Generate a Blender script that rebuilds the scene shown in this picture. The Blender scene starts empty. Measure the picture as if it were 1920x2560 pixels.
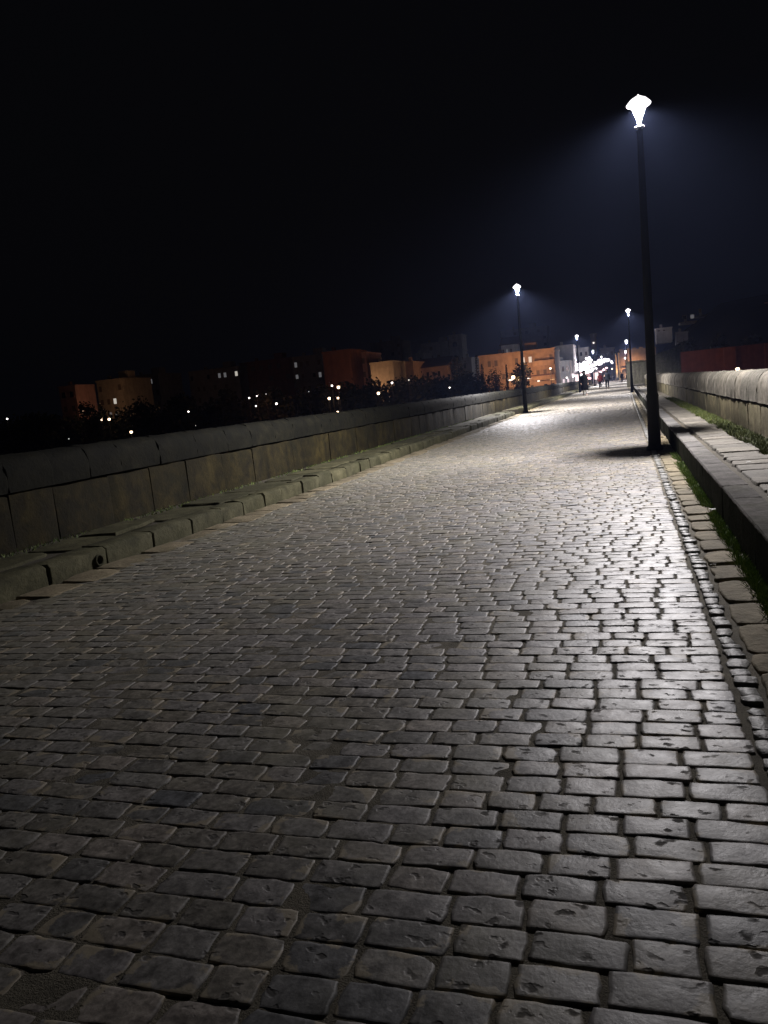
import bpy, bmesh, math, random
import numpy as np
from mathutils import Vector, Matrix
random.seed(7); rng = np.random.default_rng(7)
S = bpy.context.scene; COL = S.collection
R = math.radians

# ---------------------------------------------------------------- camera
YAW, PITCH, ROLL, EYE, F = 0.31395345, -0.14495489, R(5.7), 1.25, 1923.0
fw = Vector((-math.sin(YAW)*math.cos(PITCH), math.cos(YAW)*math.cos(PITCH), math.sin(PITCH)))
r0 = Vector((math.cos(YAW), math.sin(YAW), 0)); u0 = r0.cross(fw)
cr = r0*math.cos(ROLL) - u0*math.sin(ROLL); cu = r0*math.sin(ROLL) + u0*math.cos(ROLL)
cam = bpy.data.cameras.new("camera"); camo = bpy.data.objects.new("camera", cam); COL.objects.link(camo)
m = Matrix.Identity(4)
for i in range(3):
    m[i][0], m[i][1], m[i][2] = cr[i], cu[i], -fw[i]
m[0][3], m[1][3], m[2][3] = 0, 0, EYE
camo.matrix_world = m
cam.sensor_fit = 'VERTICAL'; cam.sensor_height = 36; cam.sensor_width = 27; cam.lens = F/2560*36
cam.clip_end = 4000; cam.clip_start = 0.05
S.camera = camo

def at(px, py, Y):
    """world point at forward distance Y seen in the survey photograph at px, py"""
    v = fw*F + cr*(px-960) - cu*(py-1280)
    return Vector((0, 0, EYE)) + v*(Y/v.y)

# ---------------------------------------------------------------- night sky and exposure
w = bpy.data.worlds.new("World"); S.world = w; w.use_nodes = True
bg = w.node_tree.nodes['Background']
bg.inputs[0].default_value = (0.55, 0.58, 0.75, 1); bg.inputs[1].default_value = 0.0030
S.view_settings.view_transform = 'Standard'; S.view_settings.look = 'None'
S.view_settings.exposure = 0; S.view_settings.gamma = 1
S.cycles.use_light_tree = True
S.cycles.max_bounces = 6; S.cycles.volume_bounces = 0; S.cycles.transparent_max_bounces = 12
S.cycles.sample_clamp_indirect = 3
S.cycles.use_denoising = True

# ---------------------------------------------------------------- helpers
def tag(o, label=None, cat=None, group=None, kind=None):
    if label: o['label'] = label
    if cat: o['category'] = cat
    if group: o['group'] = group
    if kind: o['kind'] = kind
    return o

def link(name, me, mat=None, parent=None, smooth=True):
    o = bpy.data.objects.new(name, me); COL.objects.link(o)
    for mm in (mat if isinstance(mat, (list, tuple)) else [mat]):
        if mm: me.materials.append(mm)
    if parent: o.parent = parent
    if smooth and len(me.polygons): me.polygons.foreach_set('use_smooth', [True]*len(me.polygons))
    return o

def empty(name, loc=(0, 0, 0), rz=0):
    o = bpy.data.objects.new(name, None); COL.objects.link(o); o.location = loc
    o.rotation_euler = (0, 0, rz); o.empty_display_size = .3
    return o

def copy_tree(o, parent=None):
    c = o.copy(); COL.objects.link(c)
    if parent: c.parent = parent
    for ch in list(o.children): copy_tree(ch, c)
    return c

class MB:
    def __init__(s): s.v = []; s.f = []
    def box(s, x0, x1, y0, y1, z0, z1):
        n = len(s.v)
        s.v += [(x0,y0,z0),(x1,y0,z0),(x1,y1,z0),(x0,y1,z0),(x0,y0,z1),(x1,y0,z1),(x1,y1,z1),(x0,y1,z1)]
        s.f += [tuple(n+i for i in q) for q in ((0,3,2,1),(4,5,6,7),(0,1,5,4),(1,2,6,5),(2,3,7,6),(3,0,4,7))]
        return s
    def lathe(s, prof, n=20, c=(0,0), cap=True, sx=1, sy=1):
        b = len(s.v)
        for r, z in prof:
            for i in range(n):
                a = 2*math.pi*i/n; s.v.append((c[0]+r*sx*math.cos(a), c[1]+r*sy*math.sin(a), z))
        for k in range(len(prof)-1):
            for i in range(n):
                j = (i+1) % n; s.f.append((b+k*n+i, b+k*n+j, b+(k+1)*n+j, b+(k+1)*n+i))
        if cap:
            s.f.append(tuple(b+i for i in range(n))[::-1]); s.f.append(tuple(b+(len(prof)-1)*n+i for i in range(n)))
        return s
    def tube(s, pts, rad, n=6):
        b = len(s.v); P = [Vector(p) for p in pts]
        for k, p in enumerate(P):
            d = (P[min(k+1, len(P)-1)]-P[max(k-1, 0)]).normalized()
            a = d.orthogonal().normalized() if abs(d.z) < .99 else Vector((1, 0, 0)); a = (a - d*a.dot(d)).normalized(); q = d.cross(a)
            rr = rad[k] if isinstance(rad, (list, tuple)) else rad
            for i in range(n):
                t = 2*math.pi*i/n; s.v.append(tuple(p + a*rr*math.cos(t) + q*rr*math.sin(t)))
        for k in range(len(P)-1):
            for i in range(n):
                j = (i+1) % n; s.f.append((b+k*n+i, b+k*n+j, b+(k+1)*n+j, b+(k+1)*n+i))
        s.f.append(tuple(b+i for i in range(n))[::-1]); s.f.append(tuple(b+(len(P)-1)*n+i for i in range(n)))
        return s
    def mesh(s):
        me = bpy.data.meshes.new("m"); me.from_pydata(s.v, [], s.f); me.update(); return me
    def build(s, name, mat, parent=None, smooth=False, bevel=0):
        o = link(name, s.mesh(), mat, parent, smooth)
        if bevel:
            b = o.modifiers.new('bevel', 'BEVEL'); b.width = bevel; b.segments = 2; b.limit_method = 'ANGLE'
        return o

# ---------------------------------------------------------------- materials
class NT:
    def __init__(s, name):
        s.m = bpy.data.materials.new(name); s.m.use_nodes = True; s.t = s.m.node_tree
        s.p = s.t.nodes['Principled BSDF']; s.out = s.t.nodes['Material Output']
    def n(s, typ, **k):
        x = s.t.nodes.new(typ)
        for a, b in k.items(): setattr(x, a, b)
        return x
    def l(s, a, b): s.t.links.new(a, b)
    def pos(s, scale=(1, 1, 1)):
        g = s.n('ShaderNodeNewGeometry'); mp = s.n('ShaderNodeMapping'); mp.inputs['Scale'].default_value = scale
        s.l(g.outputs['Position'], mp.inputs[0]); return mp.outputs[0]
    def noise(s, sc, det=5, rough=.6, vec=None, dist=0):
        x = s.n('ShaderNodeTexNoise'); x.inputs['Scale'].default_value = sc; x.inputs['Detail'].default_value = det
        x.inputs['Roughness'].default_value = rough; x.inputs['Distortion'].default_value = dist
        s.l(vec if vec else s.pos(), x.inputs['Vector']); return x.outputs['Fac']
    def ramp(s, fac, stops):
        x = s.n('ShaderNodeValToRGB'); e = x.color_ramp.elements
        while len(e) < len(stops): e.new(.5)
        for i, (p, c) in enumerate(stops):
            e[i].position = p; e[i].color = tuple(c)+(1,) if len(c) == 3 else c
        s.l(fac, x.inputs[0]); return x.outputs['Color']
    def mix(s, f, a, b, typ='MIX'):
        x = s.n('ShaderNodeMix', data_type='RGBA', blend_type=typ)
        for i, v in ((0, f), (6, a), (7, b)):
            if isinstance(v, (int, float)): x.inputs[i].default_value = v
            elif isinstance(v, tuple): x.inputs[i].default_value = v+(1,) if len(v) == 3 else v
            else: s.l(v, x.inputs[i])
        return x.outputs[2]
    def math(s, op, a, b=0.0, clamp=False):
        x = s.n('ShaderNodeMath', operation=op, use_clamp=clamp)
        for i, v in ((0, a), (1, b)):
            if isinstance(v, (int, float)): x.inputs[i].default_value = v
            else: s.l(v, x.inputs[i])
        return x.outputs[0]
    def bump(s, h, strength=.5, dist=.01, nrm=None):
        x = s.n('ShaderNodeBump'); x.inputs['Strength'].default_value = strength; x.inputs['Distance'].default_value = dist
        s.l(h, x.inputs['Height'])
        if nrm: s.l(nrm, x.inputs['Normal'])
        return x.outputs[0]
    def attr(s, name):
        x = s.n('ShaderNodeAttribute', attribute_name=name); return x.outputs['Fac']

def simple(name, col, rough=.6, metal=0, var=.25, sc=3):
    t = NT(name); f = t.noise(sc)
    a = tuple(c*(1-var) for c in col); b = tuple(min(1, c*(1+var)) for c in col)
    t.l(t.ramp(f, [(.3, a), (.7, b)]), t.p.inputs['Base Color'])
    t.p.inputs['Roughness'].default_value = rough; t.p.inputs['Metallic'].default_value = metal
    return t.m

def emit(name, col, st):
    t = NT(name); t.p.inputs['Base Color'].default_value = (.3, .3, .3, 1)
    t.p.inputs['Emission Color'].default_value = tuple(col)+(1,); t.p.inputs['Emission Strength'].default_value = st
    return t.m

def sett_mat():
    t = NT('worn_granite_setts')
    r = t.attr('rnd'); e = t.attr('edge'); r2 = t.attr('rnd2')
    nA = t.noise(14, 6, .65); nB = t.noise(60, 4, .6); nC = t.noise(2.2, 3, .5)
    base = t.ramp(nA, [(.3, (.155, .149, .138)), (.5, (.245, .234, .22)), (.72, (.345, .328, .308))])
    base = t.mix(.8, base, t.ramp(nB, [(.3, (.45, .45, .45)), (.7, (1.3, 1.3, 1.3))]), 'MULTIPLY')
    blot = t.noise(20, 4, .55, dist=.8); base = t.mix(.9, base, t.ramp(blot, [(.36, (.58, .57, .57)), (.5, (1, 1, 1)), (.66, (1.12, 1.12, 1.1))]), 'MULTIPLY')
    base = t.mix(1., base, t.ramp(r, [(0, (.60, .65, .74)), (.3, (.98, .93, .83)), (.6, (1, 1, 1)), (.85, (1.12, 1.1, 1.14)), (1, (1.35, 1.25, 1.16))]), 'MULTIPLY')
    # yellowish lichen and dust in broad patches
    olive = t.ramp(t.noise(1.3, 5, .6, dist=.6), [(.5, (0, 0, 0)), (.68, (1, 1, 1))])
    g = t.n('ShaderNodeNewGeometry'); sp = t.n('ShaderNodeSeparateXYZ'); t.l(g.outputs['Position'], sp.inputs[0])   # little walked left side is dustier and greener
    side = t.math('MULTIPLY', t.math('SUBTRACT', -1.2, sp.outputs[0]), .28, clamp=True)
    base = t.mix(t.math('MULTIPLY', side, .45), base, (.20, .19, .125))
    base = t.mix(t.math('MULTIPLY', olive, .45), base, (.235, .222, .15))
    # mortar and sand smeared over corners
    sand = t.math('ADD', t.math('MULTIPLY', e, .26), t.noise(8, 5, .6, dist=.5))
    sandm = t.math('MULTIPLY', t.ramp(sand, [(.76, (0, 0, 0)), (.80, (1, 1, 1))]), t.math('GREATER_THAN', r2, .35))
    base = t.mix(t.math('MULTIPLY', sandm, .85), base, (.36, .31, .225))
    # worn pits
    v = t.n('ShaderNodeTexVoronoi'); v.inputs['Scale'].default_value = 24; v.inputs['Randomness'].default_value = 1
    mp = t.n('ShaderNodeMapping'); mp.inputs['Scale'].default_value = (.55, 1, 1)
    dn = t.n('ShaderNodeTexNoise'); dn.inputs['Scale'].default_value = 30; t.l(t.pos(), dn.inputs['Vector'])
    vm = t.n('ShaderNodeMix', data_type='VECTOR'); vm.inputs[0].default_value = .05
    t.l(t.pos(), vm.inputs[4]); t.l(dn.outputs['Color'], vm.inputs[5]); t.l(vm.outputs[1], mp.inputs[0]); t.l(mp.outputs[0], v.inputs['Vector'])
    pm = t.math('MULTIPLY', t.ramp(v.outputs['Distance'], [(.16, (1, 1, 1)), (.3, (0, 0, 0))]), t.ramp(t.noise(7, 3), [(.43, (0, 0, 0)), (.54, (1, 1, 1))]))
    base = t.mix(t.math('MULTIPLY', pm, .75), base, (.055, .05, .047))
    t.l(base, t.p.inputs['Base Color'])
    rr = t.math('ADD', t.math('MULTIPLY', nA, .28), t.math('MULTIPLY', pm, .4))
    rr = t.math('ADD', rr, t.math('MULTIPLY', t.math('POWER', e, 12), .22)); t.l(t.math('ADD', rr, .34), t.p.inputs['Roughness'])
    h = t.math('SUBTRACT', t.math('ADD', t.math('MULTIPLY', nA, .5), t.math('MULTIPLY', nB, .35)), t.math('MULTIPLY', pm, .7))
    t.l(t.bump(h, .38, .009), t.p.inputs['Normal'])
    t.p.inputs['Specular IOR Level'].default_value = .4
    return t.m

def dirt_mat(name, a, b, sc=20):
    t = NT(name); f = t.math('ADD', t.math('MULTIPLY', t.noise(sc, 7, .65), .6), t.math('MULTIPLY', t.noise(170, 3, .7), .4)); g = t.noise(2.3, 4)
    c = t.mix(g, t.ramp(f, [(.35, a), (.65, b)]), tuple(x*.6 for x in a))
    t.l(c, t.p.inputs['Base Color']); t.p.inputs['Roughness'].default_value = .95
    t.l(t.bump(f, 1, .012), t.p.inputs['Normal']); return t.m

def stone_mat(name, dark, mid, light, moss=(.09, .1, .04), mossamt=.4, rough=.85, streak=True, dark_face=False, spec=.25):
    t = NT(name); r = t.attr('rnd')
    a = t.noise(5, 8, .62, dist=.3); b = t.noise(30, 5, .6)
    base = t.ramp(a, [(.28, dark), (.5, mid), (.72, light)])
    base = t.mix(.5, base, t.ramp(b, [(.3, (.65, .65, .65)), (.7, (1.2, 1.2, 1.2))]), 'MULTIPLY')
    base = t.mix(1., base, t.ramp(r, [(0, (.78, .78, .76)), (1, (1.2, 1.17, 1.1))]), 'MULTIPLY')
    if streak:
        s = t.noise(1, 5, .6, vec=t.pos((5, 5, .7)))
        base = t.mix(.6, base, t.ramp(s, [(.35, (.5, .5, .48)), (.6, (1.1, 1.1, 1.1))]), 'MULTIPLY')
    mo = t.ramp(t.noise(2.2, 6, .7), [(.48, (0, 0, 0)), (.66, (1, 1, 1))])
    base = t.mix(t.math('MULTIPLY', mo, mossamt), base, moss)
    if dark_face:      # road side face darkened to near black, ragged upper edge
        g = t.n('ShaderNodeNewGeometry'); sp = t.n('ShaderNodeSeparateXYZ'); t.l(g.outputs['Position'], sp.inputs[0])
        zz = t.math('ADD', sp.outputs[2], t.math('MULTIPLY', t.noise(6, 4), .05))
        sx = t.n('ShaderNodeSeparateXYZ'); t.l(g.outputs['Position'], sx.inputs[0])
        face_mask = t.math('MULTIPLY', t.math('LESS_THAN', zz, .298), t.math('LESS_THAN', sx.outputs[0], .72))
        base = t.mix(t.math('MULTIPLY', face_mask, .86), base, (.014, .016, .010))
    t.l(base, t.p.inputs['Base Color']); t.p.inputs['Roughness'].default_value = rough; t.p.inputs['Specular IOR Level'].default_value = spec
    h = t.math('ADD', a, t.math('MULTIPLY', b, .5))
    t.l(t.bump(h, .8, .02), t.p.inputs['Normal']); return t.m

M = {}
M['sett'] = sett_mat()
M['joint'] = dirt_mat('sandy_joint_dirt', (.09, .08, .058), (.33, .29, .21), 6)
M['path_dirt'] = dirt_mat('pavement_dirt', (.07, .06, .04), (.14, .12, .085), 14)
M['edge_sett'] = stone_mat('edge_stone', (0.1330, 0.1330, 0.1295), (0.2100, 0.2100, 0.2030), (0.2800, 0.2765, 0.2660), mossamt=.25, rough=.5, streak=False, spec=.5)
M['flag'] = stone_mat('tan_gutter_stone', (0.1140, 0.0990, 0.0660), (0.1980, 0.1680, 0.1140), (0.2805, 0.2430, 0.1725), moss=(0.0765, 0.0765, 0.0315), mossamt=.35, streak=False)
M['kerb'] = stone_mat('kerb_granite', (0.1080, 0.1044, 0.1044), (0.1572, 0.1536, 0.1536), (0.2160, 0.2076, 0.2088), mossamt=.12, rough=.7, streak=False, dark_face=True, spec=.0)
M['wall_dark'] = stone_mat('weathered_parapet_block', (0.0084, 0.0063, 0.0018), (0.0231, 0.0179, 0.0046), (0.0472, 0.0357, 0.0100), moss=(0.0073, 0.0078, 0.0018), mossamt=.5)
#(0.012, 0.011, 0.006), (0.031, 0.026, 0.012), (0.062, 0.053, 0.028), moss=(0.012, 0.015, 0.006), mossamt=.5)
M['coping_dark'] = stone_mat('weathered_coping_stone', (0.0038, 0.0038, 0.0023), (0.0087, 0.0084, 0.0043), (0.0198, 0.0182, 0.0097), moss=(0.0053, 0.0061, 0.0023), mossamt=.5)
#(0.007, 0.007, 0.005), (0.016, 0.016, 0.012), (0.036, 0.034, 0.026), moss=(0.009, 0.011, 0.006), mossamt=.5)
M['lkerb'] = stone_mat('mossy_kerb_stone', (0.0352, 0.0336, 0.0184), (0.0704, 0.0672, 0.0367), (0.1088, 0.1024, 0.0598), moss=(0.0320, 0.0352, 0.0122), mossamt=.4, streak=False)
M['slab'] = stone_mat('paving_slab', (0.108, 0.099, 0.085), (0.169, 0.157, 0.137), (0.223, 0.209, 0.187), mossamt=.12, streak=False)
M['wall'] = stone_mat('parapet_block', (0.038, 0.032, 0.018), (0.079, 0.068, 0.038), (0.143, 0.124, 0.079), moss=(0.034, 0.038, 0.013), mossamt=.45)
M['coping'] = stone_mat('coping_stone', (0.0871, 0.0819, 0.0663), (0.1729, 0.1599, 0.1339), (0.2964, 0.2743, 0.2405), moss=(0.0624, 0.0624, 0.0429), mossamt=.4)
M['bridge'] = stone_mat('bridge_masonry', (.1, .09, .07), (.16, .15, .12), (.22, .2, .16))
M['iron'] = simple('black_painted_iron', (.006, .006, .006), .8, .0)
M['cap'] = simple('lantern_cap_metal', (.03, .03, .032), .5)
M['collar'] = simple('lantern_collar_metal', (.55, .55, .57), .4)

def glow_glass(name, col, st):
    t = NT(name); t.t.nodes.remove(t.p)
    e = t.n('ShaderNodeEmission'); e.inputs[0].default_value = tuple(col)+(1,); e.inputs[1].default_value = st
    tr = t.n('ShaderNodeBsdfTransparent'); ad = t.n('ShaderNodeAddShader')
    t.l(e.outputs[0], ad.inputs[0]); t.l(tr.outputs[0], ad.inputs[1]); t.l(ad.outputs[0], t.out.inputs['Surface'])
    return t.m
M['glass'] = glow_glass('lit_lantern_glass', (1, .97, 1), 6)
M['dome'] = emit('bloom_lit_cap', (1, .97, 1), 2.2)  # lens bloom put in as emission on the lantern cap
M['glass_orange'] = glow_glass('lit_sodium_glass', (1, .62, .35), 8)

def grass_mat(k, y):
    t = NT('grass_blades'); r = t.attr('rnd')
    t.l(t.ramp(r, [(0, (.035*k*y, .07*k, .01*k)), (.6, (.085*k*y, .14*k, .018*k)), (1, (.18*k, .2*k, .05*k))]), t.p.inputs['Base Color'])
    t.p.inputs['Roughness'].default_value = .7; return t.m
M['grass'] = grass_mat(1.3, 1); M['verge'] = grass_mat(.6, 1.3)
def leaf_mat():
    t = NT('dark_leaves'); r = t.attr('rnd')
    t.l(t.ramp(r, [(0, (.010, .017, .007)), (.6, (.022, .032, .013)), (1, (.04, .045, .02))]), t.p.inputs['Base Color'])
    t.p.inputs['Roughness'].default_value = .8; return t.m
M['leaf'] = leaf_mat()
M['bark'] = simple('bark', (.07, .055, .04), .9)
M['ground'] = dirt_mat('riverbank_ground', (.02, .022, .014), (.045, .045, .03), .4)
def water_mat():
    t = NT('river_water'); t.p.inputs['Base Color'].default_value = (.01, .012, .012, 1); t.p.inputs['Roughness'].default_value = .12
    t.l(t.bump(t.noise(1.2, 3), .3, .1), t.p.inputs['Normal']); return t.m
M['water'] = water_mat()

def attrs(me, **k):
    for n, a in k.items():
        at_ = me.attributes.new(n, 'FLOAT', 'POINT'); at_.data.foreach_set('value', np.asarray(a, dtype=np.float32).ravel())

def grid_mesh(P, loops=False):
    """P: N x A x B x 3 array of patches -> one mesh"""
    N, A, B, _ = P.shape
    idx = np.arange(N*A*B).reshape(N, A, B)
    q = np.stack([idx[:, :-1, :-1], idx[:, :-1, 1:], idx[:, 1:, 1:], idx[:, 1:, :-1]], -1).reshape(-1, 4)
    me = bpy.data.meshes.new('m'); me.vertices.add(N*A*B); me.vertices.foreach_set('co', P.astype(np.float32).ravel())
    me.loops.add(q.size); me.loops.foreach_set('vertex_index', q.astype(np.int32).ravel())
    me.polygons.add(len(q)); me.polygons.foreach_set('loop_start', np.arange(0, q.size, 4, dtype=np.int32))
    me.polygons.foreach_set('loop_total', np.full(len(q), 4, dtype=np.int32))
    me.update(calc_edges=True); me.validate(); return me

def und(x, y):
    return .005*np.sin(x*1.7+.8*np.sin(y*.3)) + .003*np.sin(y*.7+x*.6) + .0012*np.sin(y*2.9-x*2.3) - .004*(x+2)**2*.5

def stones(cx, cy, lx, ly, z, us, vs, drop=.03, rotj=.02, tilt=.012, dome=.0011, wob=.02, corner=.06, p=80, base=None):
    """domed block tops as patches; arrays cx..z of length N"""
    N = len(cx); u = np.array(us)[None, None, :]; v = np.array(vs)[None, :, None]
    u = np.broadcast_to(u, (N, len(vs), len(us))).copy(); v = np.broadcast_to(v, u.shape).copy()
    mu = np.maximum(np.abs(u), np.abs(v))
    ang = np.arctan2(v, u)
    ph = rng.uniform(0, 6.28, (N, 4, 1, 1)); am = rng.uniform(.3, 1, (N, 4, 1, 1))
    wv = sum(am[:, k]*np.sin((2*k+3)*ang+ph[:, k]) for k in range(4))*wob
    lx_, ly_ = lx[:, None, None], ly[:, None, None]
    cf = 1 - corner*(np.abs(u*v)**3)
    X = u*lx_/2*cf + wv*mu**3*ly_; Y = v*ly_/2*cf + wv*mu**3*ly_*.7
    a = rng.normal(0, rotj, (N, 1, 1)); X, Y = X*np.cos(a)-Y*np.sin(a), X*np.sin(a)+Y*np.cos(a)
    tx = rng.normal(0, tilt, (N, 1, 1)); ty = rng.normal(0, tilt, (N, 1, 1))
    ph2 = rng.uniform(0, 6.28, (N, 2, 1, 1))
    Z = z[:, None, None] - drop*np.maximum(np.abs(u), np.abs(v))**p - dome*(u*u+v*v) + tx*X + ty*Y \
        + .0013*np.sin(3.1*u+ph2[:, 0])*np.cos(2.3*v+ph2[:, 1])
    P = np.stack([X+cx[:, None, None], Y+cy[:, None, None], Z], -1)
    return P, mu

FINE = ([-1, -.982, -.955, -.87, -.5, -.15, .15, .5, .87, .955, .982, 1], [-1, -.965, -.915, -.78, -.25, .25, .78, .915, .965, 1])
MID = ([-1, -.97, -.88, 0, .88, .97, 1], [-1, -.945, -.82, 0, .82, .945, 1])
LOW = ([-1, -.96, .96, 1], [-1, -.93, .93, 1])

# ---------------------------------------------------------------- cobbled road
XL, XR = -4.36, .345
def sett_rows(y0, y1, lod, name, drop):
    cx, cy, lx, ly = [], [], [], []
    y = y0; k = 0
    while y < y1:
        pitch = .1035 + random.uniform(-.006, .008)
        x = XL - random.uniform(0, .16)
        while x < XR-.03:
            l = random.gauss(.184, .022); l = min(max(l, .14), .26)
            if x+l > XR-.10: l = XR - x + random.uniform(-.012, .008)
            if x+l > XL+.05:
                cx.append(x+l/2); cy.append(y+pitch/2); lx.append(l); ly.append(pitch)
            x += l
        y += pitch; k += 1
    cx, cy, lx, ly = map(np.array, (cx, cy, lx, ly))
    wav = .025*np.sin(cx*.9+1)+.012*np.sin(cx*2.7+cy*.4)       # courses are never quite straight
    cy2 = cy+wav
    gx = rng.uniform(.001, .010, len(cx)); gy = rng.uniform(-.001, .004, len(cx))
    z = und(cx, cy2) + rng.normal(0, .0012, len(cx))
    P, mu = stones(cx, cy2, lx-gx, ly-gy, z, *lod, drop=drop, wob=.022, tilt=.013 if y0 < 9 else .010)
    me = grid_mesh(P); sh = mu.shape
    r = rng.uniform(0, 1, len(cx)); r2 = rng.uniform(0, 1, len(cx))
    attrs(me, rnd=np.broadcast_to(r[:, None, None], sh), rnd2=np.broadcast_to(r2[:, None, None], sh), edge=mu)
    return tag(link(name, me, M['sett']), kind='structure')
yb = .6
sett_rows(.55, 9.0, FINE, 'road_setts', .022)
sett_rows(9.0, 30, MID, 'road_setts', .02)
sett_rows(30, 110, LOW, 'road_setts', .010)
sett_rows(-6.0, .5, MID, 'road_setts', .022)

def sheet(name, x0, x1, y0, y1, z, mat, nx=2, ny=2, f=None):
    xs = np.linspace(x0, x1, nx); ys = np.linspace(y0, y1, ny); Xg, Yg = np.meshgrid(xs, ys)
    Z = np.full_like(Xg, z) + (f(Xg, Yg) if f else 0)
    me = grid_mesh(np.stack([Xg, Yg, Z], -1)[None]); attrs(me, rnd=np.full(nx*ny, .5), rnd2=np.full(nx*ny, .1), edge=np.zeros(nx*ny))
    return tag(link(name, me, mat), kind='structure')
bedf = lambda x, y: und(x, y) + .0014*np.sin(x*31+3*np.sin(y*7))*np.sin(y*23+x*5) + .0009*np.sin(x*7.3+y*4.1) - .004*np.clip((x+.9)/1.2, 0, 1) + .0004*np.clip((-x-1)/2, 0, 1)
sheet('road_bed', -4.7, .75, .2, 9, -.0044, M['joint'], 230, 400, bedf)
sheet('road_bed', -4.7, .75, 9, 110, -.0065, M['joint'], 30, 900, und)
sheet('road_bed', -4.7, .75, -14, .2, -.0058, M['joint'], 20, 20, und)
sheet('road', -5.5, .72, 110, 260, .0, M['sett'], 12, 60, und)

# ---------------------------------------------------------------- edge courses, gutters, kerbs
def line_stones(name, x0, x1, y0, y1, lmin, lmax, z, mat, gap=.015, lod=MID, drop=.03, wob=.05, jit=.004, skip=None, dome=.003, wj=0, fz=None, corner=.12, kind='structure', parent=None, tilt=.02):
    cx, cy, lx, ly = [], [], [], []; y = y0
    while y < y1:
        l = random.uniform(lmin, lmax)
        if not (skip and skip(y+l/2)):
            dw = random.uniform(-wj, wj)
            cx.append((x0+x1+dw)/2); cy.append(y+l/2); lx.append(x1-x0+dw-gap*.5); ly.append(l-gap*random.uniform(.6, 1.4))
        y += l
    cx, cy, lx, ly = map(np.array, (cx, cy, lx, ly)); n = len(cx)
    zz = np.full(n, z)+rng.normal(0, jit, n) + (fz(cx, cy) if fz else 0)
    P, mu = stones(cx, cy, lx, ly, zz, *lod, drop=drop, wob=wob, rotj=.015, dome=dome, corner=corner, tilt=tilt)
    me = grid_mesh(P); attrs(me, rnd=np.broadcast_to(rng.uniform(0, 1, n)[:, None, None], mu.shape), edge=mu,
                             rnd2=np.broadcast_to(rng.uniform(0, 1, n)[:, None, None], mu.shape))
    o = link(name, me, mat, parent)
    return tag(o, kind=kind) if kind else o
line_stones('edge_course', .354, .437, -6, 62, .07, .13, .002, M['edge_sett'], gap=.014, wob=.06, jit=.006, wj=.015, drop=.04)
line_stones('gutter_stones', .450, .662, -6, 12.6, .24, .48, .006, M['flag'], gap=.02, wob=.016, drop=.035, lod=FINE, wj=.022, corner=.16, dome=.003)
line_stones('gutter_stones', .462, .60, 14.2, 62, .15, .4, .0, M['flag'], gap=.03, wob=.07, drop=.035, wj=.03)
# rubble by the lamp
cxr = rng.uniform(.5, .68, 26); cyr = rng.uniform(13.6, 16.2, 26)
P, mu = stones(cxr, cyr, rng.uniform(.05, .13, 26), rng.uniform(.07, .16, 26), rng.uniform(.0, .03, 26), *MID, drop=.05, rotj=.6, wob=.12)
me = grid_mesh(P); attrs(me, rnd=np.broadcast_to(rng.uniform(.5, 1, 26)[:, None, None], mu.shape)); tag(link('gutter_rubble', me, M['flag']), kind='structure')

# left flat stones in the gutter
line_stones('gutter_stones', -4.66, -4.34, -6, 60, .25, .7, .010, M['flag'], gap=.02, lod=MID, drop=.03, wob=.03, wj=.10, fz=lambda x, y: und(x, y)*.6-.005)

# right raised footway
def blocks(name, x0, x1, y0, y1, z0, z1, lmin, lmax, mat, parent=None, gap=.008, jit=.004, bev=.012, round_top=False, skip=None, kind=None, toplean=0, sub=3, rough=.004):
    """row of dressed blocks as one mesh, each slightly displaced"""
    V = []; Fc = []; RN = []
    y = y0
    while y < y1-.05:
        l = min(random.uniform(lmin, lmax), y1-y)
        if skip and skip(y+l/2): y += l; continue
        a, b = y+gap/2+random.uniform(0, gap*.6), y+l-gap/2
        dx, dz = random.gauss(0, jit), random.gauss(0, jit)
        hx = (x1-x0)/2; xc = (x0+x1)/2+dx
        if round_top:
            h = z1-z0; n = 9
            prof = [(-hx, z0), (-hx, z0+h*.22), (-hx*1.0, z0+h*.4)]
            for i in range(1, n):
                t = math.pi*(1-i/n); prof.append((hx*math.copysign(abs(math.cos(t))**.9, math.cos(t)), z0+h*.4+h*.6*math.sin(t)**.9))
            prof += [(hx, z0+h*.4), (hx, z0+h*.22), (hx, z0)]
        else:
            bz = bev
            prof = [(-hx, z0), (-hx, (z0+z1)/2), (-hx+toplean*.3, z1-bz*1.5), (-hx+toplean+bz, z1), (0, z1+.002), (hx-bz, z1), (hx, z1-bz), (hx, z0)]
        ns = sub+3; ys = [a, a+.012] + [a+(b-a)*(i+1)/(sub) for i in range(sub-1)] + [b-.012, b]
        base = len(V); rn = random.random(); ph = random.uniform(0, 9)
        for j, yy in enumerate(ys):
            k = .997 if j in (0, len(ys)-1) else 1
            for i, (px_, pz_) in enumerate(prof):
                nn = rough*math.sin(yy*9+i*2.1+ph)+rough*math.sin(yy*23+i*3.7+ph*2)*.6
                V.append((xc+px_*k+nn, yy, z0+(pz_-z0)*k+dz+(nn if i not in (0, len(prof)-1) else 0)))
                RN.append(rn)
        m_ = len(prof)
        for j in range(len(ys)-1):
            for i in range(m_-1):
                Fc.append((base+j*m_+i, base+(j+1)*m_+i, base+(j+1)*m_+i+1, base+j*m_+i+1))
        Fc.append(tuple(base+i for i in range(m_))); Fc.append(tuple(base+(len(ys)-1)*m_+i for i in range(m_))[::-1])
        y += l
    me = bpy.data.meshes.new('m'); me.from_pydata(V, [], Fc); me.update(); attrs(me, rnd=RN)
    o = link(name, me, mat, parent, smooth=False)
    if not name.startswith('kerb') or x0 < 0: me.polygons.foreach_set('use_smooth', [len(p.vertices) == 4 for p in me.polygons])
    if kind: tag(o, kind=kind)
    return o
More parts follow.
